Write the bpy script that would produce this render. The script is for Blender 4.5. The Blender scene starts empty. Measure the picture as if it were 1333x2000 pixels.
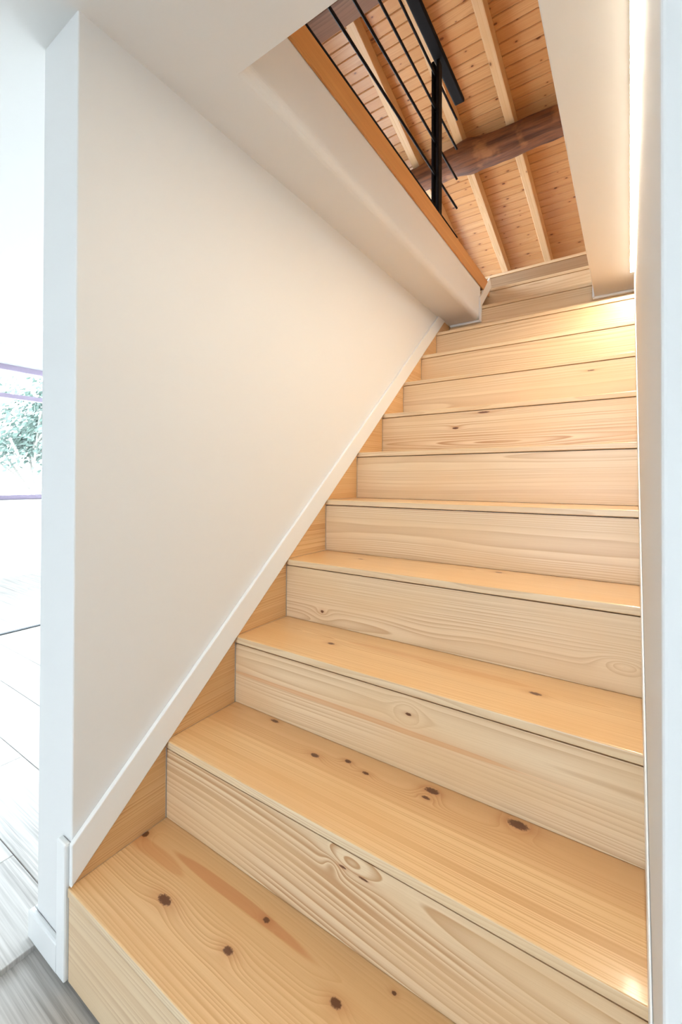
import bpy, bmesh, math, random
from mathutils import Vector, Matrix, noise as mnoise

random.seed(7)
scene = bpy.context.scene
COL = scene.collection

# ------------------------------------------------------------------ camera
F_PX, SHIFT_PX = 846.35, -68.4
cam_data = bpy.data.cameras.new('camera')
cam_data.sensor_fit = 'HORIZONTAL'
cam_data.sensor_width = 36.0
cam_data.lens = F_PX / 1333.0 * 36.0
cam_data.shift_y = SHIFT_PX / 1333.0
cam_data.clip_start = 0.005
cam = bpy.data.objects.new('camera', cam_data)
COL.objects.link(cam)
YAW, PITCH, ROLL = 0.5886, 0.0077, 0.0034
fwd = Vector((-math.sin(YAW) * math.cos(PITCH), math.cos(YAW) * math.cos(PITCH), math.sin(PITCH)))
rgt = Vector((math.cos(YAW), math.sin(YAW), 0))
up = rgt.cross(fwd)
r2 = rgt * math.cos(ROLL) + up * math.sin(ROLL)
u2 = up * math.cos(ROLL) - rgt * math.sin(ROLL)
cam.matrix_world = Matrix(((r2.x, u2.x, -fwd.x, 0.9552), (r2.y, u2.y, -fwd.y, -0.4315),
                           (r2.z, u2.z, -fwd.z, 1.0229), (0, 0, 0, 1)))
scene.camera = cam

# ------------------------------------------------------------------ sky and exposure
SKY_STRENGTH = 22.0
LED_STRENGTH = 225.0
world = bpy.data.worlds.new('overcast_sky')
scene.world = world
world.use_nodes = True
bg = world.node_tree.nodes['Background']
bg.inputs['Color'].default_value = (0.77, 0.90, 1.0, 1)
bg.inputs['Strength'].default_value = SKY_STRENGTH

vs = scene.view_settings
vs.view_transform = 'Standard'
vs.look = 'None'
vs.exposure = -0.10
vs.gamma = 1.0
vs.use_curve_mapping = False
scene.cycles.max_bounces = 8
scene.cycles.diffuse_bounces = 4
scene.cycles.adaptive_threshold = 0.03
scene.cycles.use_denoising = True


def portal(name, loc, direction, w, h):
    l = bpy.data.lights.new(name, 'AREA')
    l.shape = 'RECTANGLE'
    l.size, l.size_y = w, h
    l.cycles.is_portal = True
    o = bpy.data.objects.new(name, l)
    o.location = loc
    o.rotation_euler = Vector(direction).to_track_quat('-Z', 'Y').to_euler()
    COL.objects.link(o)


# ------------------------------------------------------------------ dimensions (metres)
RISE, GO, WID = 0.19, 0.2234, 0.9753
TT = 0.0192                       # tread thickness seen at the nosing
NSTEP = 13
HC = 2.001                        # underside of the floor above the stair
ZF = 2.292                        # loft floor
XO0, XO1, YO0 = 0.195, 0.800, 0.291   # stairwell opening
YEND = 10 * GO                    # where the soffits die into riser 11
XWALL = 0.976                     # right stair wall
WT = 0.155                        # thickness of the left stair wall


# ------------------------------------------------------------------ node helpers
class NT:
    def __init__(s, mat):
        s.t = mat.node_tree
        s.n, s.l = s.t.nodes, s.t.links

    def put(s, sock, v):
        if isinstance(v, bpy.types.NodeSocket):
            s.l.new(v, sock)
        else:
            sock.default_value = v

    def math(s, op, a, b=None, c=None, clamp=False):
        n = s.n.new('ShaderNodeMath')
        n.operation = op
        n.use_clamp = clamp
        s.put(n.inputs[0], a)
        if b is not None:
            s.put(n.inputs[1], b)
        if c is not None:
            s.put(n.inputs[2], c)
        return n.outputs[0]

    def comb(s, x, y, z):
        n = s.n.new('ShaderNodeCombineXYZ')
        for i, v in enumerate((x, y, z)):
            s.put(n.inputs[i], v)
        return n.outputs[0]

    def noise(s, vec, scale, detail=2.0, rough=0.5):
        n = s.n.new('ShaderNodeTexNoise')
        s.l.new(vec, n.inputs['Vector'])
        n.inputs['Scale'].default_value = scale
        n.inputs['Detail'].default_value = detail
        n.inputs['Roughness'].default_value = rough
        return n.outputs['Fac']

    def smooth(s, v, a, b, lo=0.0, hi=1.0):
        n = s.n.new('ShaderNodeMapRange')
        n.interpolation_type = 'SMOOTHSTEP'
        s.put(n.inputs['Value'], v)
        n.inputs['From Min'].default_value = a
        n.inputs['From Max'].default_value = b
        n.inputs['To Min'].default_value = lo
        n.inputs['To Max'].default_value = hi
        return n.outputs['Result']

    def mix(s, f, a, b, mode='MIX'):
        n = s.n.new('ShaderNodeMix')
        n.data_type = 'RGBA'
        n.blend_type = mode
        s.put(n.inputs[0], f)
        s.put(n.inputs[6], a)
        s.put(n.inputs[7], b)
        return n.outputs[2]


def new_mat(name):
    m = bpy.data.materials.new(name)
    m.use_nodes = True
    return m, NT(m), m.node_tree.nodes['Principled BSDF']


def srgb(r, g, b):
    def c(v):
        v /= 255.0
        return v / 12.92 if v <= 0.04045 else ((v + 0.055) / 1.055) ** 2.4
    return (c(r), c(g), c(b), 1.0)


def paint(name, col, rough=0.6, bump=0.02, scale=180.0):
    m, t, b = new_mat(name)
    tc = t.n.new('ShaderNodeTexCoord').outputs['Object']
    n = t.noise(tc, 1.3, 1)
    b.inputs['Base Color'].default_value = col
    d = tuple(c * 0.965 for c in col[:3]) + (1,)
    t.l.new(t.mix(n, col, d), b.inputs['Base Color'])
    b.inputs['Roughness'].default_value = rough
    if bump > 0.1:
        bn = t.n.new('ShaderNodeBump')
        bn.inputs['Strength'].default_value = bump
        bn.inputs['Distance'].default_value = 0.002
        t.l.new(t.noise(tc, scale, 4), bn.inputs['Height'])
        t.l.new(bn.outputs[0], b.inputs['Normal'])
    return m


def pine(name, along='X', across='Y', seed=0.0, pith=(0.1, -0.08), freq=170.0, early=(226, 186, 136), late=(190, 136, 80),
         knots=(), swirls=(), lam=(), rough=0.33, contrast=0.75, warp=0.03, per_object=False, random_knots=0.0, coat=0.0,
         knot_col=(92, 48, 24), tone=0.5, power=1.6, streaks=(), tilt=0.0):
    """Softwood boards: growth rings cut by the board, bent round knots.
    knots: (along, across, half length, half width); swirls: (along, across, sa, sc, amount) bend the rings only;
    lam: (across position, ring offset, tint) - where a glued-up stave starts."""
    m, t, b = new_mat(name)
    tc = t.n.new('ShaderNodeTexCoord').outputs['Object']
    sp = t.n.new('ShaderNodeSeparateXYZ')
    t.l.new(tc, sp.inputs[0])
    ax = {'X': 0, 'Y': 1, 'Z': 2}
    a = sp.outputs[ax[along]]
    c = sp.outputs[ax[across]]
    third = ({0, 1, 2} - {ax[along], ax[across]}).pop()
    d = sp.outputs[third]
    rnd = None
    if per_object:
        rnd = t.n.new('ShaderNodeObjectInfo').outputs['Random']
        off = t.math('MULTIPLY', rnd, 57.0)
        a_n = t.math('ADD', a, off)
    else:
        a_n = t.math('ADD', a, seed * 3.7)
    vlow = t.comb(t.math('MULTIPLY', a_n, 0.30), c, d)
    n1 = t.noise(vlow, 4.0, 0.0)
    vmid = t.comb(t.math('MULTIPLY', a_n, 0.16), c, d)
    n2 = t.noise(vmid, 26.0, 1.0)
    w1 = t.math('MULTIPLY', t.math('SUBTRACT', n1, 0.5), warp * 2)
    w2 = t.math('MULTIPLY', t.math('SUBTRACT', n2, 0.5), warp * 0.16)
    c0 = pith[0]
    cc = t.math('ADD', t.math('SUBTRACT', c, c0), w1)
    if tilt:
        cc = t.math('ADD', cc, t.math('MULTIPLY', a, tilt))
    if per_object:
        cc = t.math('ADD', cc, t.math('MULTIPLY', t.math('SUBTRACT', rnd, 0.5), 0.16))
    dd = t.math('ADD', t.math('SUBTRACT', d, pith[1]), w1)
    rad = t.math('SQRT', t.math('ADD', t.math('MULTIPLY', cc, cc), t.math('MULTIPLY', dd, dd)))
    rad = t.math('ADD', rad, w2)
    tint = None
    for (pos, offs, tn) in lam:
        g = t.math('GREATER_THAN', c, pos)
        rad = t.math('ADD', rad, t.math('MULTIPLY', g, offs))
        tv = t.math('MULTIPLY', g, tn)
        tint = tv if tint is None else t.math('ADD', tint, tv)

    def blob(ka, kc, sa, sc):
        u = t.math('DIVIDE', t.math('SUBTRACT', a, ka), sa)
        v = t.math('DIVIDE', t.math('SUBTRACT', c, kc), sc)
        return t.math('ADD', t.math('MULTIPLY', u, u), t.math('MULTIPLY', v, v))
    wob = t.math('MULTIPLY', t.math('SUBTRACT', t.noise(tc, 260.0, 1.0), 0.5), 1.5) if knots else 0.0
    core = halo = None
    for (ka, kc, sa, sc) in knots:
        e2 = blob(ka, kc, sa, sc)
        bend = t.math('EXPONENT', t.math('MULTIPLY', blob(ka, kc, sa * 3.2, sc * 3.2), -1.0))
        rad = t.math('ADD', rad, t.math('MULTIPLY', bend, 0.016 * min(1.6, sc / 0.008)))
        k = t.smooth(t.math('ADD', e2, wob), 1.5, 0.5)
        h = t.math('EXPONENT', t.math('MULTIPLY', blob(ka, kc, sa * 2.4, sc * 1.9), -1.0))
        core = k if core is None else t.math('MAXIMUM', core, k)
        halo = h if halo is None else t.math('MAXIMUM', halo, h)
    for (ka, kc, sa, sc, am) in swirls:
        bend = t.math('EXPONENT', t.math('MULTIPLY', blob(ka, kc, sa, sc), -1.0))
        rad = t.math('ADD', rad, t.math('MULTIPLY', bend, am))
    vary = t.noise(t.comb(t.math('MULTIPLY', rad, 38.0), seed, 0.0), 1.0, 1.0)
    ring = t.math('FRACT', t.math('ADD', t.math('MULTIPLY', rad, freq * 0.8), t.math('MULTIPLY', vary, freq * 0.05)))
    # earlywood slowly darkens, the latewood line ends abruptly
    prof = t.math('MULTIPLY', t.math('POWER', ring, power), t.smooth(ring, 1.0, 0.90))
    tn = t.noise(t.comb(t.math('MULTIPLY', a_n, 0.3), c, d), 8.0, 1.0)
    amt = t.smooth(tn, 0.75, 0.25, 0.4, 1.0)
    fac = t.math('MULTIPLY', t.math('MULTIPLY', prof, amt), contrast * 1.5, clamp=True)
    colr = t.mix(fac, srgb(*early), srgb(*late))
    # slow tone changes and fine fibres
    warmc = srgb(int(early[0] * 0.93), int(early[1] * 0.84), int(early[2] * 0.72))
    colr = t.mix(t.smooth(tn, 0.35, 0.75, 0.0, tone), colr, warmc)
    fib = t.noise(t.comb(t.math('MULTIPLY', a_n, 6.0), t.math('MULTIPLY', c, 420.0), t.math('MULTIPLY', d, 420.0)), 1.0, 1.0)
    colr = t.mix(t.smooth(fib, 0.35, 0.8, 0.0, 0.16), colr, srgb(*late))
    if tint is not None:
        colr = t.mix(tint, colr, srgb(198, 140, 88))
    for (ka, kc, sa, sc, am) in streaks:
        e = t.math('ADD', blob(ka, kc, sa, sc), t.math('MULTIPLY', t.math('SUBTRACT', n2, 0.5), 2.0))
        colr = t.mix(t.smooth(e, 1.15, 0.75, 0.0, am), colr, srgb(204, 138, 86))
    if halo is not None:
        colr = t.mix(t.math('MULTIPLY', halo, 0.45), colr, srgb(176, 104, 52))
        colr = t.mix(t.math('MULTIPLY', core, 0.95), colr, srgb(*knot_col))
    if random_knots > 0:
        vor = t.n.new('ShaderNodeTexVoronoi')
        vor.feature = 'F1'
        vor.voronoi_dimensions = '2D'
        vk = t.comb(t.math('MULTIPLY', a_n, 7.0), t.math('ADD', t.math('MULTIPLY', c, 13.0), t.math('MULTIPLY', rnd, 9.0)), 0.0)
        t.l.new(vk, vor.inputs['Vector'])
        vor.inputs['Scale'].default_value = 1.0
        csep = t.n.new('ShaderNodeSeparateColor')
        t.l.new(vor.outputs['Color'], csep.inputs[0])
        on = t.math('GREATER_THAN', csep.outputs[0], 1.0 - random_knots)
        size = t.math('ADD', t.math('MULTIPLY', csep.outputs[1], 0.085), 0.04)
        e = t.math('DIVIDE', vor.outputs['Distance'], size)
        k = t.math('MULTIPLY', on, t.smooth(e, 1.0, 0.55))
        h = t.math('MULTIPLY', on, t.smooth(e, 2.6, 0.6, 0.0, 0.4))
        colr = t.mix(h, colr, srgb(170, 100, 52))
        colr = t.mix(t.math('MULTIPLY', k, 0.9), colr, srgb(*knot_col))
    if per_object:
        colr = t.mix(t.math('MULTIPLY', rnd, 0.28), colr, srgb(int(early[0] * 0.84), int(early[1] * 0.74), int(early[2] * 0.62)))
    t.l.new(colr, b.inputs['Base Color'])
    b.inputs['Roughness'].default_value = rough
    if coat:
        b.inputs['Coat Weight'].default_value = coat
        b.inputs['Coat Roughness'].default_value = 0.11
    return m


M_WALL = paint('white_wall_paint', (0.80, 0.795, 0.785, 1), 0.55)
M_CEIL = paint('white_ceiling_paint', (0.80, 0.79, 0.77, 1), 0.7)
M_TRIM = paint('white_lacquer', (0.86, 0.86, 0.85, 1), 0.28, 0.01)
M_ROOFP = pine('roof_plank_pine', 'X', 'Y', pith=(0.02, 0.06), freq=120, early=(220, 174, 124), late=(186, 130, 78), per_object=True,
               random_knots=0.42, rough=0.30, contrast=0.45, warp=0.02)
M_RAFTER = pine('rafter_pine', 'Y', 'X', pith=(0.05, -0.03), freq=150, early=(228, 200, 162), late=(196, 152, 104), per_object=True,
                random_knots=0.14, rough=0.40, contrast=0.6, warp=0.02)
M_SIDE = pine('side_panel_pine', 'Y', 'Z', pith=(-0.14, 0.05), freq=150, early=(230, 195, 146), late=(190, 136, 84), per_object=True,
              rough=0.35, contrast=0.9, warp=0.02)
M_NOSE = pine('tread_edge_pine', 'X', 'Z', seed=2, pith=(0.02, 0.03), freq=170, early=(232, 210, 176), late=(194, 156, 120), per_object=True,
              rough=0.32, contrast=0.6, warp=0.03)
M_EDGE = pine('edge_board_pine', 'Y', 'Z', seed=4, pith=(0.3, 0.05), freq=120, early=(206, 148, 84), late=(178, 116, 56), rough=0.4, warp=0.02)


def metal(name, col, rough):
    m, t, b = new_mat(name)
    tc = t.n.new('ShaderNodeTexCoord').outputs['Object']
    b.inputs['Base Color'].default_value = col
    b.inputs['Metallic'].default_value = 0.0
    b.inputs['Specular IOR Level'].default_value = 0.12
    b.inputs['Roughness'].default_value = rough
    t.l.new(t.smooth(t.noise(tc, 60, 1), 0, 1, rough - 0.05, rough + 0.05), b.inputs['Roughness'])
    return m


M_BLACK = metal('black_powder_coat', (0.006, 0.005, 0.006, 1), 0.65)
M_STEEL = metal('floor_strip_metal', (0.05, 0.055, 0.06, 1), 0.35)
M_FRAME = metal('window_frame_grey', (0.36, 0.30, 0.40, 1), 0.4)


def led_mat():
    m = bpy.data.materials.new('led_diffuser')
    m.use_nodes = True
    nt = m.node_tree
    nt.nodes.clear()
    e = nt.nodes.new('ShaderNodeEmission')
    o = nt.nodes.new('ShaderNodeOutputMaterial')
    e.inputs['Color'].default_value = (1.0, 0.89, 0.71, 1)
    e.inputs['Strength'].default_value = LED_STRENGTH
    nt.links.new(e.outputs[0], o.inputs[0])
    return m


M_LED = led_mat()


def glass_mat():
    m = bpy.data.materials.new('window_glass')
    m.use_nodes = True
    nt = m.node_tree
    nt.nodes.clear()
    tr = nt.nodes.new('ShaderNodeBsdfTransparent')
    gl = nt.nodes.new('ShaderNodeBsdfGlossy')
    gl.inputs['Roughness'].default_value = 0.02
    fr = nt.nodes.new('ShaderNodeFresnel')
    fr.inputs['IOR'].default_value = 1.35
    mx = nt.nodes.new('ShaderNodeMixShader')
    o = nt.nodes.new('ShaderNodeOutputMaterial')
    nt.links.new(fr.outputs[0], mx.inputs[0])
    nt.links.new(tr.outputs[0], mx.inputs[1])
    nt.links.new(gl.outputs[0], mx.inputs[2])
    nt.links.new(mx.outputs[0], o.inputs[0])
    return m


M_GLASS = glass_mat()


def floor_mat():
    m, t, b = new_mat('grey_oak_laminate')
    tc = t.n.new('ShaderNodeTexCoord').outputs['Object']
    sp = t.n.new('ShaderNodeSeparateXYZ')
    t.l.new(tc, sp.inputs[0])
    rnd = t.n.new('ShaderNodeObjectInfo').outputs['Random']
    x = t.math('ADD', sp.outputs[0], t.math('MULTIPLY', rnd, 31.0))
    y = sp.outputs[1]
    g1 = t.noise(t.comb(t.math('MULTIPLY', x, 1.6), t.math('MULTIPLY', y, 60.0), rnd), 1.0, 4.0, 0.65)
    g2 = t.noise(t.comb(t.math('MULTIPLY', x, 5.0), t.math('MULTIPLY', y, 260.0), rnd), 1.0, 2.0)
    g3 = t.noise(t.comb(x, t.math('MULTIPLY', y, 6.0), rnd), 2.0, 2.0)
    f = t.math('ADD', t.math('MULTIPLY', g1, 0.6), t.math('MULTIPLY', g2, 0.4))
    col = t.mix(t.smooth(f, 0.35, 0.68), srgb(204, 199, 193), srgb(152, 145, 138))
    col = t.mix(t.smooth(g3, 0.4, 0.75, 0, 0.5), col, srgb(206, 202, 197))
    t.l.new(col, b.inputs['Base Color'])
    b.inputs['Roughness'].default_value = 0.36
    bn = t.n.new('ShaderNodeBump')
    bn.inputs['Strength'].default_value = 0.15
    bn.inputs['Distance'].default_value = 0.0008
    t.l.new(f, bn.inputs['Height'])
    t.l.new(bn.outputs[0], b.inputs['Normal'])
    return m


M_FLOOR = floor_mat()


def log_mat():
    m, t, b = new_mat('old_dark_timber')
    tc = t.n.new('ShaderNodeTexCoord').outputs['Object']
    sp = t.n.new('ShaderNodeSeparateXYZ')
    t.l.new(tc, sp.inputs[0])
    v = t.comb(t.math('MULTIPLY', sp.outputs[0], 2.2), t.math('MULTIPLY', sp.outputs[1], 26.0), t.math('MULTIPLY', sp.outputs[2], 26.0))
    g = t.noise(v, 1.0, 4.0, 0.6)
    v2 = t.comb(t.math('MULTIPLY', sp.outputs[0], 7.0), t.math('MULTIPLY', sp.outputs[1], 90.0), t.math('MULTIPLY', sp.outputs[2], 90.0))
    g2 = t.noise(v2, 1.0, 3.0)
    big = t.noise(tc, 7.0, 3.0)
    col = t.mix(t.smooth(g, 0.35, 0.7), srgb(128, 78, 44), srgb(72, 38, 20))
    col = t.mix(t.smooth(g2, 0.5, 0.8, 0, 0.6), col, srgb(52, 28, 16))
    col = t.mix(t.smooth(big, 0.55, 0.72, 0, 0.55), col, srgb(172, 118, 72))
    t.l.new(col, b.inputs['Base Color'])
    b.inputs['Roughness'].default_value = 0.6
    bn = t.n.new('ShaderNodeBump')
    bn.inputs['Strength'].default_value = 0.7
    bn.inputs['Distance'].default_value = 0.006
    t.l.new(t.math('ADD', g, t.math('MULTIPLY', g2, 0.4)), bn.inputs['Height'])
    t.l.new(bn.outputs[0], b.inputs['Normal'])
    return m


M_LOG = log_mat()
M_RIDGE = pine('ridge_timber', 'X', 'Z', seed=9, pith=(0.2, 0.1), freq=90, early=(132, 96, 72), late=(98, 66, 46), rough=0.6)

leaf, lt, lb = new_mat('leaf_green')
lt.l.new(lt.mix(lt.noise(lt.n.new('ShaderNodeTexCoord').outputs['Object'], 3.0), (0.046, 0.080, 0.062, 1), (0.075, 0.115, 0.094, 1)), lb.inputs['Base Color'])
lb.inputs['Roughness'].default_value = 0.5
bark = paint('bark_brown', (0.16, 0.15, 0.13, 1), 0.9, 0.8, 40)
M_GROUND = paint('pale_terrace_stone', (0.62, 0.62, 0.60, 1), 0.9, 0.3, 30)


# ------------------------------------------------------------------ mesh helpers
def finish(bm, name, mat, parent=None, smooth=False, loc=None):
    bmesh.ops.recalc_face_normals(bm, faces=bm.faces)
    me = bpy.data.meshes.new(name)
    bm.to_mesh(me)
    bm.free()
    if smooth:
        for p in me.polygons:
            p.use_smooth = True
    me.materials.append(mat)
    o = bpy.data.objects.new(name, me)
    COL.objects.link(o)
    if loc is not None:
        o.location = loc
    if parent is not None:
        o.parent = parent
    return o


def add_box(bm, x0, x1, y0, y1, z0, z1, bevel=0.0, seg=2, pick=None):
    vs_ = [bm.verts.new(p) for p in ((x0, y0, z0), (x1, y0, z0), (x1, y1, z0), (x0, y1, z0),
                                     (x0, y0, z1), (x1, y0, z1), (x1, y1, z1), (x0, y1, z1))]
    fs = [bm.faces.new([vs_[i] for i in f]) for f in ((0, 3, 2, 1), (4, 5, 6, 7), (0, 1, 5, 4), (1, 2, 6, 5), (2, 3, 7, 6), (3, 0, 4, 7))]
    if bevel > 0:
        es = list({e for f in fs for e in f.edges})
        if pick:
            es = [e for e in es if pick(e)]
        bmesh.ops.bevel(bm, geom=es, offset=bevel, segments=seg, affect='EDGES', profile=0.5)


def box(name, x0, x1, y0, y1, z0, z1, mat, parent=None, bevel=0.0, seg=2, pick=None, origin=None):
    bm = bmesh.new()
    ox, oy, oz = origin or (0, 0, 0)
    add_box(bm, x0 - ox, x1 - ox, y0 - oy, y1 - oy, z0 - oz, z1 - oz, bevel, seg, pick)
    return finish(bm, name, mat, parent, loc=origin)


def prism_x(name, pts, x0, x1, mat, parent=None, bevel=0.0, origin=None):
    """Polygon in (y, z) pushed from x0 to x1."""
    bm = bmesh.new()
    ox, oy, oz = origin or (0, 0, 0)
    a = [bm.verts.new((x0 - ox, y - oy, z - oz)) for y, z in pts]
    b = [bm.verts.new((x1 - ox, y - oy, z - oz)) for y, z in pts]
    n = len(pts)
    bm.faces.new(a)
    bm.faces.new(b[::-1])
    for i in range(n):
        bm.faces.new((a[i], b[i], b[(i + 1) % n], a[(i + 1) % n]))
    if bevel > 0:
        bmesh.ops.bevel(bm, geom=list(bm.edges), offset=bevel, segments=2, affect='EDGES', profile=0.5)
    return finish(bm, name, mat, parent, loc=origin)


def add_tube(bm, p0, p1, r, n=10):
    p0, p1 = Vector(p0), Vector(p1)
    d = (p1 - p0).normalized()
    s = d.orthogonal().normalized()
    t = d.cross(s)
    rings = []
    for p in (p0, p1):
        rings.append([bm.verts.new(p + (s * math.cos(k * 2 * math.pi / n) + t * math.sin(k * 2 * math.pi / n)) * r) for k in range(n)])
    bm.faces.new(rings[0][::-1])
    bm.faces.new(rings[1])
    for k in range(n):
        bm.faces.new((rings[0][k], rings[0][(k + 1) % n], rings[1][(k + 1) % n], rings[1][k]))


def struct(o, label=None):
    o['kind'] = 'structure'
    if label:
        o['label'] = label
    return o


def empty(name, loc, label, cat, group=None):
    o = bpy.data.objects.new(name, None)
    o.empty_display_size = 0.1
    o.location = loc
    COL.objects.link(o)
    o['label'] = label
    o['category'] = cat
    if group:
        o['group'] = group
    return o


def parent_keep(ch, par):
    ch.parent = par
    ch.matrix_parent_inverse = Matrix.Translation(-par.location)


# ------------------------------------------------------------------ shell: ground floor
X_WIN = -4.443          # window wall of the living room
X_STEP = -2.14          # where the low ceiling ends and the living room opens up
Z_LIV = 2.42
YB, YF = -3.2, 4.2      # back (behind the viewer) and far ends
X_R = 2.4
SLAB = ZF - 0.02

bm = bmesh.new()
add_box(bm, X_WIN - 0.3, X_R + 0.2, YB - 0.3, YF + 0.2, -0.22, -0.012)
floor = struct(finish(bm, 'floor', M_FLOOR), 'pale grey oak plank floor beside the stairs')

# floor planks, laid along X
pw, pl = 0.192, 1.28
mesh_cache = {}
row = 0
y = YB
while y < YF - 1e-6:
    y1 = min(y + pw, YF)
    x = X_WIN - (row * 0.47) % pl
    while x < X_R:
        xa, xb = max(x, X_WIN), min(x + pl, X_R)
        spans = [(xa, xb)]
        if y1 > 0.01:            # under the stair and its walls there is no plank to see
            spans = [(xa, min(xb, -WT + 0.02))]
        for sa, sb in spans:
            if sb - sa < 0.02:
                continue
            key = (round(sb - sa, 4), round(y1 - y, 4))
            if key not in mesh_cache:
                b_ = bmesh.new()
                add_box(b_, 0, sb - sa - 0.0012, 0, y1 - y - 0.0012, -0.012, 0.0, 0.0012, 1, pick=lambda e: all(v.co.z > -0.001 for v in e.verts))
                bmesh.ops.recalc_face_normals(b_, faces=b_.faces)
                me = bpy.data.meshes.new('plank')
                b_.to_mesh(me)
                b_.free()
                me.materials.append(M_FLOOR)
                mesh_cache[key] = me
            o = bpy.data.objects.new('plank', mesh_cache[key])
            o.location = (sa, y, 0)
            COL.objects.link(o)
            o.parent = floor
        x += pl
    y += pw
    row += 1

# left stair wall (free end at y = 0), living room behind it
bm = bmesh.new()
add_box(bm, -WT, 0.0, 0.0072, YF, 0.0, SLAB - 0.01, 0.003, 2, pick=lambda e: all(abs(v.co.y - 0.0072) < 1e-4 for v in e.verts))
struct(finish(bm, 'wall_left', M_WALL), 'white partition wall left of the stairs')
# right stair wall: long face towards the stairs, end face towards the viewer
bm = bmesh.new()
add_box(bm, XWALL, X_R, 0.0, YF, 0.0, SLAB - 0.01, 0.004, 3, pick=lambda e: all(abs(v.co.y) < 1e-4 and abs(v.co.x - XWALL) < 1e-4 for v in e.verts))
struct(finish(bm, 'wall_right', M_WALL), 'white wall right of the stairs')

# window wall of the living room
WY0, WY1, WZ0, WZ1 = 0.15, 3.4, 0.806, 2.24
bm = bmesh.new()
for (ya, yb, za, zb) in ((YB, YF, 0, WZ0), (YB, YF, WZ1, 2.7), (YB, WY0, WZ0, WZ1), (WY1, YF, WZ0, WZ1)):
    add_box(bm, X_WIN - 0.25, X_WIN, ya, yb, za, zb)
struct(finish(bm, 'wall_window', M_WALL), 'white living room wall under the window')
# back wall with a glazed opening behind the viewer
GX0, GX1, GZ1 = 0.25, 1.08, 1.95
bm = bmesh.new()
for (xa, xb, za, zb) in ((X_WIN, GX0, 0, 2.7), (GX1, X_R, 0, 2.7), (GX0, GX1, GZ1, 2.7)):
    add_box(bm, xa, xb, YB - 0.2, YB, za, zb)
struct(finish(bm, 'wall_back', M_WALL), 'white wall behind the viewer')
struct(box('wall_side', X_R, X_R + 0.2, YB - 0.2, YF, 0, 2.7, M_WALL), 'white side wall of the room')
FX0, FX1, FZ1 = -3.9, -0.6, 1.95
bm = bmesh.new()
for (xa, xb, za, zb) in ((X_WIN, FX0, 0, 2.7), (FX1, X_R, 0, 2.7), (FX0, FX1, FZ1, 2.7)):
    add_box(bm, xa, xb, YF, YF + 0.2, za, zb)
struct(finish(bm, 'wall_far', M_WALL), 'white far wall of the living room')

# floor slab above the stair with the stairwell cut out
bm = bmesh.new()
soft = 0.030
add_box(bm, X_STEP, X_R, YB, YO0, HC, SLAB)
add_box(bm, X_STEP, XO0, YO0, YEND - 0.002, HC, SLAB, soft, 8,
        pick=lambda e: all(abs(v.co.x - XO0) < 1e-4 and abs(v.co.z - HC) < 1e-4 for v in e.verts))
add_box(bm, XO1, X_R, YO0, YEND - 0.002, HC, SLAB, 0.003, 2,
        pick=lambda e: all(abs(v.co.x - XO1) < 1e-4 and abs(v.co.z - HC) < 1e-4 for v in e.verts))
add_box(bm, X_STEP, -WT, YEND - 0.002, 4.9, HC, SLAB)
struct(finish(bm, 'ceiling', M_CEIL), 'white low ceiling around the stairwell opening')
struct(box('ceiling_living', X_WIN - 0.25, X_STEP - 0.02, YB - 0.2, YF + 0.2, Z_LIV, Z_LIV + 0.2, M_CEIL), 'higher white living room ceiling')
struct(box('trim_1', X_STEP - 0.02, X_STEP, YB, YF, HC, Z_LIV + 0.2, M_CEIL), 'white bulkhead where the low ceiling ends')

# ------------------------------------------------------------------ windows
win = struct(empty('window_1', (X_WIN, 0, 0), 'wide grey framed living room window', 'window'))
del win['category']
fx0, fx1 = X_WIN - 0.16, X_WIN - 0.09
for nm, ya, yb, za, zb in (('frame_bar', WY0, WY1, WZ1 - 0.058, WZ1), ('frame_bar', WY0, WY1, 1.887, 1.934),
                           ('frame_bar', WY0, WY1, WZ0, WZ0 + 0.048), ('frame_post', WY0, WY0 + 0.06, WZ0, WZ1),
                           ('frame_post', WY1 - 0.06, WY1, WZ0, WZ1), ('frame_post', 2.2, 2.26, WZ0, WZ1)):
    parent_keep(box(nm, fx0, fx1, ya, yb, za, zb, M_FRAME, bevel=0.004), win)
for ya, yb in ((WY0, 2.2), (2.26, WY1)):
    for za, zb in ((WZ0 + 0.048, 1.887), (1.934, WZ1 - 0.058)):
        parent_keep(box('pane', X_WIN - 0.128, X_WIN - 0.122, ya, yb, za, zb, M_GLASS), win)
parent_keep(box('window_sill', X_WIN - 0.09, X_WIN + 0.02, WY0, WY1, WZ0 - 0.02, WZ0, M_TRIM, bevel=0.003), win)
portal('window_portal', (X_WIN - 0.2, (WY0 + WY1) / 2, (WZ0 + WZ1) / 2), (1, 0, 0), WY1 - WY0, WZ1 - WZ0)
portal('glazing_portal', ((GX0 + GX1) / 2, YB - 0.15, GZ1 / 2), (0, 1, 0), GX1 - GX0, GZ1)
gw = struct(empty('window_2', (GX0, YB, 0), 'glazed doors behind the viewer', 'window'))
del gw['category']
for xa, xb, za, zb in ((GX0, GX1, GZ1 - 0.06, GZ1), (GX0, GX1, 0, 0.06), (GX0, GX0 + 0.06, 0, GZ1), (GX1 - 0.06, GX1, 0, GZ1), (0.63, 0.69, 0, GZ1)):
    parent_keep(box('frame_bar', xa, xb, YB - 0.14, YB - 0.08, za, zb, M_FRAME, bevel=0.004), gw)

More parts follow.
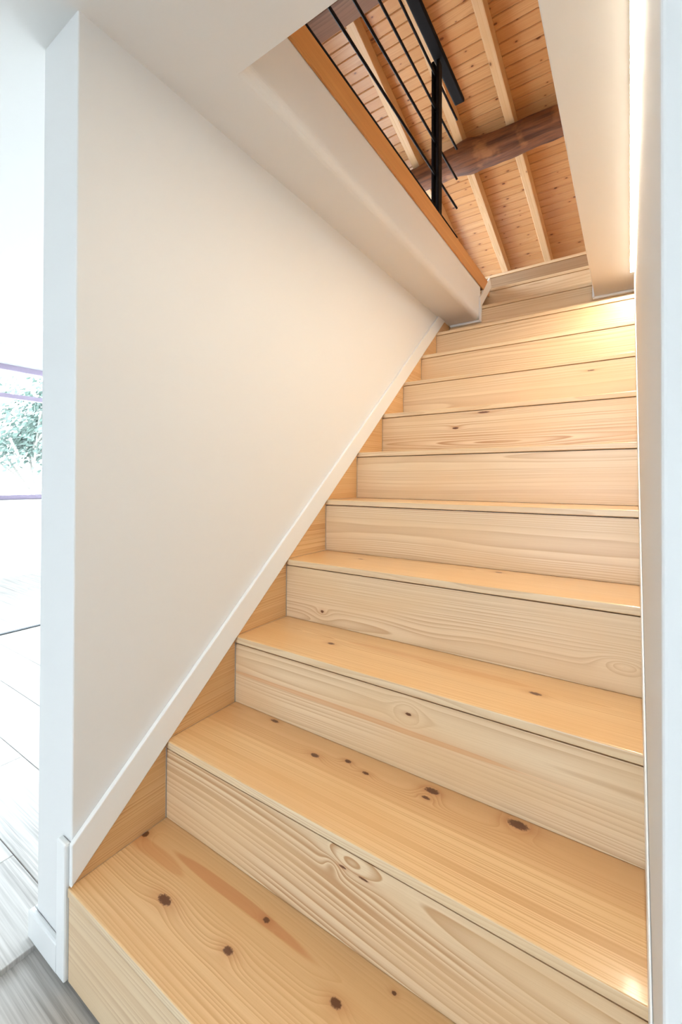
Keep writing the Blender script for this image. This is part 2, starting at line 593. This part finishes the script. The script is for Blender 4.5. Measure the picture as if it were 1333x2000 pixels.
portal('fill_portal', ((FX0 + FX1) / 2, YF + 0.15, FZ1 / 2), (0, -1, 0), FX1 - FX0, FZ1)
fw = struct(empty('fill_opening', (FX0, YF, 0), 'unseen glazed opening added to brighten the living room', 'window'))  # out of view, added so more daylight reaches the living room
del fw['category']
for xa, xb, za, zb in ((FX0, FX1, FZ1 - 0.06, FZ1), (FX0, FX1, 0, 0.06), (FX0, FX0 + 0.06, 0, FZ1), (FX1 - 0.06, FX1, 0, FZ1), (-2.28, -2.22, 0, FZ1)):
    parent_keep(box('frame_bar', xa, xb, YF + 0.08, YF + 0.14, za, zb, M_FRAME, bevel=0.004), fw)

# floor strip across the living room floor
struct(box('trim_2', -2.505, -2.475, YB, YF, 0.0, 0.006, M_STEEL, bevel=0.002), 'thin dark metal strip in the living room floor')

# ------------------------------------------------------------------ staircase
stair = empty('staircase', (0, 0, 0), 'honey coloured pine staircase with closed risers climbing between white walls', 'staircase')

T_SPEC = {
    1: dict(pith=(0.172, -0.022), freq=150, knots=[(0.186, 0.096, 0.017, 0.0085), (0.362, 0.102, 0.010, 0.0065), (0.564, 0.145, 0.010, 0.007),
            (0.381, 0.179, 0.007, 0.005), (0.635, 0.209, 0.004, 0.003), (0.006, 0.167, 0.008, 0.008)],
            swirls=[(0.36, 0.172, 0.16, 0.016, -0.014)], streaks=[(0.30, 0.176, 0.22, 0.013, 0.75), (0.05, 0.150, 0.12, 0.02, 0.5)], warp=0.022),
    2: dict(pith=(0.205, -0.05), freq=210, knots=[(0.780, 0.208, 0.018, 0.010), (0.613, 0.202, 0.015, 0.008), (0.610, 0.177, 0.008, 0.004),
            (0.341, 0.159, 0.011, 0.006), (0.417, 0.184, 0.008, 0.005), (0.471, 0.172, 0.008, 0.004), (0.165, 0.214, 0.012, 0.005)],
            lam=[(0.125, 0.013, 0.30)], warp=0.012),
    3: dict(pith=(0.14, -0.03), freq=170, knots=[(0.264, 0.110, 0.010, 0.006), (0.787, 0.123, 0.012, 0.006)], streaks=[(0.55, 0.15, 0.22, 0.016, 0.35)], warp=0.02),
    4: dict(pith=(0.18, -0.04), freq=170, knots=[(0.641, 0.187, 0.010, 0.006), (0.206, 0.141, 0.009, 0.005)], warp=0.02),
}
R_SPEC = {
    1: dict(pith=(0.02, 0.03), freq=110, warp=0.02, contrast=0.55),
    2: dict(pith=(0.185, 0.034), freq=100, power=1.2, tilt=0.05, warp=0.022, contrast=0.95, swirls=[(0.54, 0.150, 0.045, 0.022, -0.030), (0.50, 0.128, 0.02, 0.016, 0.018)],
            knots=[(0.522, 0.136, 0.008, 0.0022), (0.566, 0.136, 0.011, 0.0018)]),
    3: dict(pith=(0.125, 0.05), freq=150, warp=0.016, contrast=0.6, swirls=[(0.545, 0.128, 0.03, 0.03, -0.016)], streaks=[(0.35, 0.088, 0.45, 0.006, 0.5)], lam=[(0.09, 0.02, 0.0)],
            knots=[(0.548, 0.128, 0.007, 0.003)]),
    4: dict(pith=(0.02, 0.035), freq=150, warp=0.02, contrast=0.6, knots=[(0.149, 0.040, 0.006, 0.004)],
            swirls=[(0.945, 0.062, 0.05, 0.02, -0.03), (0.149, 0.03, 0.05, 0.02, 0.012), (0.50, 0.05, 0.10, 0.03, 0.008)]),
    7: dict(pith=(0.05, 0.03), freq=150, warp=0.02, contrast=0.9, knots=[(0.463, 0.160, 0.022, 0.0035), (0.347, 0.103, 0.013, 0.004)]),
    8: dict(pith=(0.05, 0.05), freq=130, warp=0.02, contrast=0.45, knots=[(0.826, 0.137, 0.012, 0.002)]),
}
rs = random.Random(3)
for k in range(1, NSTEP + 1):
    y0 = (k - 1) * GO
    zt = k * RISE
    x1 = WID if k < 12 else XO1 - 0.002
    # tread: runs back under the next riser, small rounded nosing
    sp = dict(pith=(rs.uniform(0.05, 0.25), -rs.uniform(0.03, 0.07)), freq=rs.uniform(140, 200), warp=0.02, contrast=0.6)
    sp.update(T_SPEC.get(k, {}))
    mt = pine('tread_pine_%d' % k, 'X', 'Y', seed=k, rough=0.30, coat=0.4, early=(233, 196, 147), late=(196, 144, 92), **sp)
    depth = GO + 0.016
    if k == 12:
        depth = GO + 0.016
    bm = bmesh.new()
    add_box(bm, 0.0015, x1, 0.0, depth, -TT, 0.0, 0.0028, 3, pick=lambda e: all(v.co.y < 1e-5 for v in e.verts) and abs(e.verts[0].co.x - e.verts[1].co.x) > 0.1)
    o = finish(bm, 'tread', mt, stair, loc=(0, y0, zt))
    o.data.materials.append(M_NOSE)
    for p in o.data.polygons:
        if p.normal.y < -0.8:
            p.material_index = 1
    # riser
    sp = dict(pith=(rs.uniform(-0.02, 0.2), rs.uniform(0.03, 0.07)), freq=rs.uniform(120, 170), warp=0.018, contrast=0.55)
    sp.update(R_SPEC.get(k, {}))
    rc = dict(early=(228, 203, 168), late=(185, 142, 101)) if k < NSTEP else dict(early=(172, 146, 118), late=(138, 110, 86))   # top riser: shade put into the colour, darker and greyer pine
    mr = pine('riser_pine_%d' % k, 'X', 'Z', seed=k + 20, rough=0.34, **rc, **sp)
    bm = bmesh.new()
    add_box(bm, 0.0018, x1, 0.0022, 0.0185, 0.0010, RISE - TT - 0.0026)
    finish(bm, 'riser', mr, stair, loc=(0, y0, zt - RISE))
# wooden infill between treads and the white skirting on the left
for k in range(1, 11):
    ya, yb = (k - 1) * GO + 0.002, k * GO - 0.0008
    za, zb = k * RISE + 0.0008, (k + 1) * RISE
    ztop = zb if k < 10 else HC + 0.0
    pts = [(ya, za), (yb, za), (yb, zb - 0.0016)]
    o = prism_x('side_panel', pts, 0.0002, 0.0014, M_SIDE, origin=(0, ya, za))
    o.parent = stair

# ------------------------------------------------------------------ white skirtings
SL = RISE / GO


def skirt(name, x0, x1, h, ytop, label, y_start=0.002):
    zl = lambda yy: RISE + SL * yy + 0.001
    ztop = HC - 0.001
    # lower edge stops where it meets the soffit
    yl = (ztop - RISE - 0.001) / SL
    yu = (ztop - h - RISE - 0.001) / SL
    pts = [(y_start, zl(y_start)), (yl, ztop), (yu, ztop), (y_start, zl(y_start) + h)]
    return struct(prism_x(name, pts, x0, x1, M_TRIM, bevel=0.0025), label)


skirt('baseboard_left', 0.0002, 0.012, 0.086, None, 'white sloping skirting along the left stair wall')
skirt('baseboard_right', XWALL - 0.0035, XWALL - 0.0002, 0.09, None, 'white sloping skirting along the right stair wall')
# foot of the left wall: low skirting round the wall end and an upright cover board beside the first riser
bm = bmesh.new()
add_box(bm, -WT - 0.012, -0.036, -0.0055, 0.0070, 0.0005, 0.060, 0.004, 2, pick=lambda e: all(v.co.z > 0.05 for v in e.verts))
add_box(bm, -WT - 0.012, -WT - 0.0002, 0.0070, 3.6, 0.0005, 0.060, 0.004, 2, pick=lambda e: all(v.co.z > 0.05 for v in e.verts))
struct(finish(bm, 'baseboard_end', M_TRIM), 'low white skirting round the foot of the wall end')
struct(box('trim_3', -0.036, -0.0003, -0.0065, 0.0070, 0.0005, 0.279, M_TRIM, bevel=0.004), 'white upright cover board at the foot of the left wall')
# trims where the soffits meet the top steps
YT = YEND - 0.016
struct(box('trim_4', 0.013, XO0 + 0.010, YT - 0.006, YT + 0.013, HC - 0.013, HC - 0.0005, M_TRIM, bevel=0.002), 'white strip under the left soffit end')
sy, h = 10 * GO, 0.075
pts = [(YT - 0.012, HC - 0.006), (YEND - 0.003, HC - 0.006), (YEND - 0.003, 11 * RISE + 0.002), (11 * GO - 0.004, 12 * RISE + 0.004),
       (11 * GO - 0.045, 12 * RISE + 0.052), (YT - 0.012, 11 * RISE + 0.045)]
struct(prism_x('trim_5', pts, XO0 + 0.0003, XO0 + 0.011, M_TRIM, bevel=0.002), 'white skirting at the end of the left stairwell edge')
struct(box('trim_6', XO1 - 0.008, XWALL - 0.002, YT - 0.004, YT + 0.013, HC - 0.013, HC - 0.0005, M_TRIM, bevel=0.002), 'white strip under the right soffit end')
struct(box('trim_7', XO1 - 0.010, XO1 - 0.0003, YT - 0.012, YEND - 0.003, HC - 0.006, ZF, M_TRIM, bevel=0.002), 'white skirting at the end of the right stairwell edge')
# floor edge board on top of the left stairwell face
struct(box('trim_8', XO0 + 0.0003, XO0 + 0.009, YO0, 11 * GO - 0.05, 2.204, ZF, M_EDGE, bevel=0.002, origin=(XO0, YO0, 2.204)), 'orange pine edge board along the stairwell')

# ------------------------------------------------------------------ LED strip at the right soffit
led = empty('led_strip_light', (XWALL - 0.010, 0.02, HC), 'glowing warm white light strip along the right wall under the soffit', 'light strip')
parent_keep(box('diffuser', XWALL - 0.0185, XWALL - 0.0040, 0.03, 1.99, HC - 0.0038, HC - 0.0024, M_LED), led)
parent_keep(box('profile', XWALL - 0.0200, XWALL - 0.0037, 0.02, 2.0, HC - 0.0023, HC - 0.0003, M_TRIM), led)
parent_keep(box('profile_lip', XWALL - 0.0200, XWALL - 0.0187, 0.02, 2.0, HC - 0.0034, HC - 0.0023, M_TRIM), led)

# ------------------------------------------------------------------ loft
struct_l = bmesh.new()
add_box(struct_l, X_STEP, XO0, YO0, YEND + 0.2, SLAB, ZF)
add_box(struct_l, X_STEP, XO1 + 0.06, YB, YO0, SLAB, ZF)
add_box(struct_l, X_STEP, -0.02, YEND + 0.2, 4.9, SLAB, ZF)
add_box(struct_l, -0.02, XO1 + 0.06, 13 * GO + 0.02, 4.9, SLAB, ZF)
struct(finish(struct_l, 'floor_loft', M_RIDGE), 'dark timber floor of the loft')

# roof: ridge at y = 1.76, falling away from the viewer
SLP = 0.278
ANG = math.atan(SLP)
ZR0, YR0 = 3.19, 4.2            # a point on the underside of the rafters
RD = 0.105                      # rafter depth
Y_RIDGE = 1.74
zr = lambda yy: ZR0 - SLP * (yy - YR0)
LX0, LX1 = -1.00, 0.86          # loft gable (left) and right wall
roof = struct(empty('ceiling_loft', (0, Y_RIDGE, zr(Y_RIDGE)), 'sloping pine board ceiling of the loft', 'ceiling'))
del roof['category']
ca, sa = math.cos(ANG), math.sin(ANG)
pw = 0.0755
me_plank = None
s = 0.0
i = 0
L = (5.0 - Y_RIDGE) / ca
while s < L:
    if me_plank is None:
        b_ = bmesh.new()
        add_box(b_, LX0, LX1, 0.0, pw - 0.0016, 0.0, 0.018, 0.005, 1, pick=lambda e: all(v.co.z < 0.001 for v in e.verts) and abs(e.verts[0].co.x - e.verts[1].co.x) > 0.1)
        bmesh.ops.recalc_face_normals(b_, faces=b_.faces)
        me_plank = bpy.data.meshes.new('plank')
        b_.to_mesh(me_plank)
        b_.free()
        me_plank.materials.append(M_ROOFP)
    o = bpy.data.objects.new('plank', me_plank)
    COL.objects.link(o)
    o.parent = roof
    yy = Y_RIDGE + s * ca
    o.location = (0, yy - Y_RIDGE, zr(yy) + RD - zr(Y_RIDGE))
    o.rotation_euler = (-ANG, 0, 0)
    s += pw
    i += 1
# roof decking above the boards and the other pitch of the roof
bm = bmesh.new()
for (ya, za, yb, zb) in ((Y_RIDGE, zr(Y_RIDGE) + RD + 0.022, 5.0, zr(5.0) + RD + 0.022), (Y_RIDGE, zr(Y_RIDGE) + RD + 0.022, -3.4, zr(Y_RIDGE) + RD + 0.022 - SLP * (Y_RIDGE + 3.4))):
    v = [bm.verts.new(p) for p in ((LX0, ya, za), (LX1, ya, za), (LX1, yb, zb), (LX0, yb, zb), (LX0, ya, za + 0.12), (LX1, ya, za + 0.12), (LX1, yb, zb + 0.12), (LX0, yb, zb + 0.12))]
    for f in ((0, 1, 2, 3), (4, 7, 6, 5), (0, 4, 5, 1), (1, 5, 6, 2), (2, 6, 7, 3), (3, 7, 4, 0)):
        bm.faces.new([v[q] for q in f])
parent_keep(finish(bm, 'roof_deck', M_ROOFP), roof)
# rafters
LR = L
for xr, dx in ((-0.83, 0.0), (-0.46, 0.0), (-0.092, 0.002), (0.245, 0.028), (0.70, 0.02)):
    b_ = bmesh.new()
    add_box(b_, -0.058, 0.0, 0.0, LR, 0.0, RD / ca - 0.001, 0.003, 1, pick=lambda e: all(v.co.z < 0.001 for v in e.verts))
    o = finish(b_, 'rafter', M_RAFTER, roof)
    o.location = (xr, 0.0, 0.0)
    o.rotation_euler = (-ANG, 0, -dx)
o = box('ridge_beam', LX0, LX1, Y_RIDGE - 0.10, Y_RIDGE + 0.05, zr(Y_RIDGE) - 0.05, zr(Y_RIDGE) + RD, M_RIDGE, bevel=0.006)
parent_keep(o, roof)

struct(box('loft_bounce_sheet', X_STEP, LX0 - 0.1, YB, 4.9, ZF + 0.001, ZF + 0.012, M_GROUND), 'added pale sheet reflecting daylight into the loft window')  # unseen sheet, added to throw daylight up onto the loft boards
# loft walls
bm = bmesh.new()
add_box(bm, LX1, LX1 + 0.1, -3.4, 5.0, ZF, 4.15)
struct(finish(bm, 'wall_loft_right', M_ROOFP), 'pine boarded loft wall on the right')
struct(box('wall_loft_far', LX0, LX1, 4.9, 5.0, SLAB, 3.3, M_WALL), 'low loft wall under the eaves')
struct(box('wall_loft_near', LX0, LX1, -3.5, -3.4, ZF, 4.0, M_WALL), 'loft wall towards the front')
LWY0, LWY1, LWZ0, LWZ1 = 1.1, 4.8, ZF + 0.04, 3.16
bm = bmesh.new()
for (ya, yb, za, zb) in ((-3.4, 5.0, ZF, LWZ0), (-3.4, 5.0, LWZ1, 4.2), (-3.4, LWY0, LWZ0, LWZ1), (LWY1, 5.0, LWZ0, LWZ1)):
    add_box(bm, LX0 - 0.1, LX0, ya, yb, za, zb)
struct(finish(bm, 'wall_loft_left', M_WALL), 'loft gable wall with a window')
portal('loft_portal', (LX0 - 0.08, (LWY0 + LWY1) / 2, (LWZ0 + LWZ1) / 2), (1, 0, 0), LWY1 - LWY0, LWZ1 - LWZ0)
lw = struct(empty('window_3', (LX0, LWY0, LWZ0), 'loft gable window', 'window'))
del lw['category']
for ya, yb, za, zb in ((LWY0, LWY1, LWZ0, LWZ0 + 0.05), (LWY0, LWY1, LWZ1 - 0.05, LWZ1), (LWY0, LWY0 + 0.05, LWZ0, LWZ1), (LWY1 - 0.05, LWY1, LWZ0, LWZ1), (2.6, 2.65, LWZ0, LWZ1)):
    parent_keep(box('frame_bar', LX0 - 0.07, LX0 - 0.02, ya, yb, za, zb, M_FRAME, bevel=0.003), lw)

# old log under the rafters: crooked, hewn, tapering
bm = bmesh.new()
NL, NA = 90, 28
X0, X1 = LX0, LX1
grid = []
for q in range(NL + 1):
    u = q / NL
    x = X0 + (X1 - X0) * u
    ry = 0.078 + 0.010 * math.sin(3.1 * x + 0.5) + 0.012 * u
    rz = 0.070 + 0.012 * math.sin(2.3 * x + 2.0) + 0.012 * u
    bulge = 0.014 * math.exp(-((x + 0.08) / 0.12) ** 2)
    zc = 3.484 + 0.010 * math.sin(4.0 * x + 1.0) - 0.006 * math.sin(9 * x)
    yc = 2.845 + 0.008 * math.sin(5.0 * x)
    ringv = []
    for w in range(NA):
        th = 2 * math.pi * w / NA
        cy, cz = math.cos(th), math.sin(th)
        p = 3.2
        den = (abs(cy) ** p + abs(cz) ** p) ** (1 / p)
        rr = 1.0 + 0.09 * mnoise.noise(Vector((x * 3.0, cy * 1.4, cz * 1.4))) + 0.06 * mnoise.noise(Vector((x * 9.0, cy * 5, cz * 5)))
        yy = yc + cy / den * (ry + bulge) * rr
        zz = min(zc + cz / den * (rz + bulge) * rr, zr(yy) - 0.0015)
        # long drying crack along the front face
        ringv.append(bm.verts.new((x, yy, zz)))
    grid.append(ringv)
for q in range(NL):
    for w in range(NA):
        bm.faces.new((grid[q][w], grid[q][(w + 1) % NA], grid[q + 1][(w + 1) % NA], grid[q + 1][w]))
bm.faces.new(grid[0][::-1])
bm.faces.new(grid[-1])
lg = finish(bm, 'log_beam', M_LOG, smooth=True)
lg['label'] = 'dark old hewn log tie beam crossing under the loft rafters'
lg['category'] = 'beam'

# ------------------------------------------------------------------ loft railing
XR = 0.105
rail = empty('railing', (XR, 1.74, ZF), 'black metal railing with thin horizontal rods on the loft edge', 'railing')
Y_RODEND = 2.065
for z in (2.459, 2.633, 2.806, 2.985, 3.160):
    b_ = bmesh.new()
    add_tube(b_, (XR, -0.6, z), (XR, Y_RODEND, z), 0.0062, 10)
    parent_keep(finish(b_, 'rod', M_BLACK, smooth=False), rail)
for ypost in (1.745, 0.30):
    for xa in (-0.021, 0.006):
        parent_keep(box('post_bar', XR + xa, XR + xa + 0.015, ypost - 0.024, ypost + 0.024, ZF, 3.235, M_BLACK, bevel=0.003), rail)
    parent_keep(box('post_foot', XR - 0.03, XR + 0.03, ypost - 0.04, ypost + 0.04, ZF, ZF + 0.008, M_BLACK, bevel=0.002), rail)
    for z in (2.459, 2.633, 2.806, 2.985, 3.160):
        parent_keep(box('spacer', XR - 0.006, XR + 0.006, ypost - 0.012, ypost + 0.012, z - 0.012, z + 0.012, M_BLACK), rail)
    b_ = bmesh.new()
    add_tube(b_, (XR + 0.005, ypost, 3.225), (XR + 0.012, ypost, 3.256), 0.006, 12)
    parent_keep(finish(b_, 'bracket', M_BLACK), rail)
b_ = bmesh.new()
add_box(b_, XR - 0.016, XR + 0.044, -0.6, Y_RODEND + 0.012, 3.252, 3.276, 0.008, 3,
        pick=lambda e: True)
parent_keep(finish(b_, 'handrail', M_BLACK), rail)

# ------------------------------------------------------------------ outside
struct(box('ground', -40, 30, -40, 40, -0.5, -0.25, M_GROUND), 'pale ground outside')


def tree(x, y, h, cr, label, seed):
    r = random.Random(seed)
    t = empty('tree', (x, y, -0.25), label, 'tree')
    b_ = bmesh.new()
    prev = Vector((0, 0, 0))
    rad = 0.10
    for q in range(6):
        nx = prev + Vector((r.uniform(-.1, .1), r.uniform(-.1, .1), h * 0.14))
        add_tube(b_, prev, nx, rad, 8)
        prev = nx
        rad *= 0.85
    for q in range(10):
        th = r.uniform(0, 6.28)
        add_tube(b_, (0, 0, h * r.uniform(.3, .7)), (math.cos(th) * cr * .8, math.sin(th) * cr * .8, h * r.uniform(.6, 1.0)), 0.025, 6)
    o = finish(b_, 'trunk', bark)
    o.parent = t
    b_ = bmesh.new()
    cl = [(Vector((r.gauss(0, cr * .5), r.gauss(0, cr * .5), h * r.uniform(.60, 1.0))), r.uniform(.25, .55) * cr) for _ in range(34)]
    for c_, rr_ in cl:
        for q in range(150):
            d = Vector((r.gauss(0, 1), r.gauss(0, 1), r.gauss(0, 1))).normalized() * rr_ * r.random() ** .5
            n = Vector((r.gauss(0, 1), r.gauss(0, 1), r.gauss(0, 1))).normalized()
            a_ = n.orthogonal().normalized()
            b2 = n.cross(a_)
            p = c_ + d
            sz = r.uniform(.045, .085)
            b_.faces.new([b_.verts.new(p + a_ * sz), b_.verts.new(p + b2 * sz * .5 + n * .006), b_.verts.new(p - a_ * sz), b_.verts.new(p - b2 * sz * .5 + n * .006)])
    o = finish(b_, 'foliage', leaf)
    o.parent = t
    o['kind'] = 'stuff'


tree(-9.6, 3.6, 3.0, 1.1, 'leafy green tree seen through the living room window', 5)
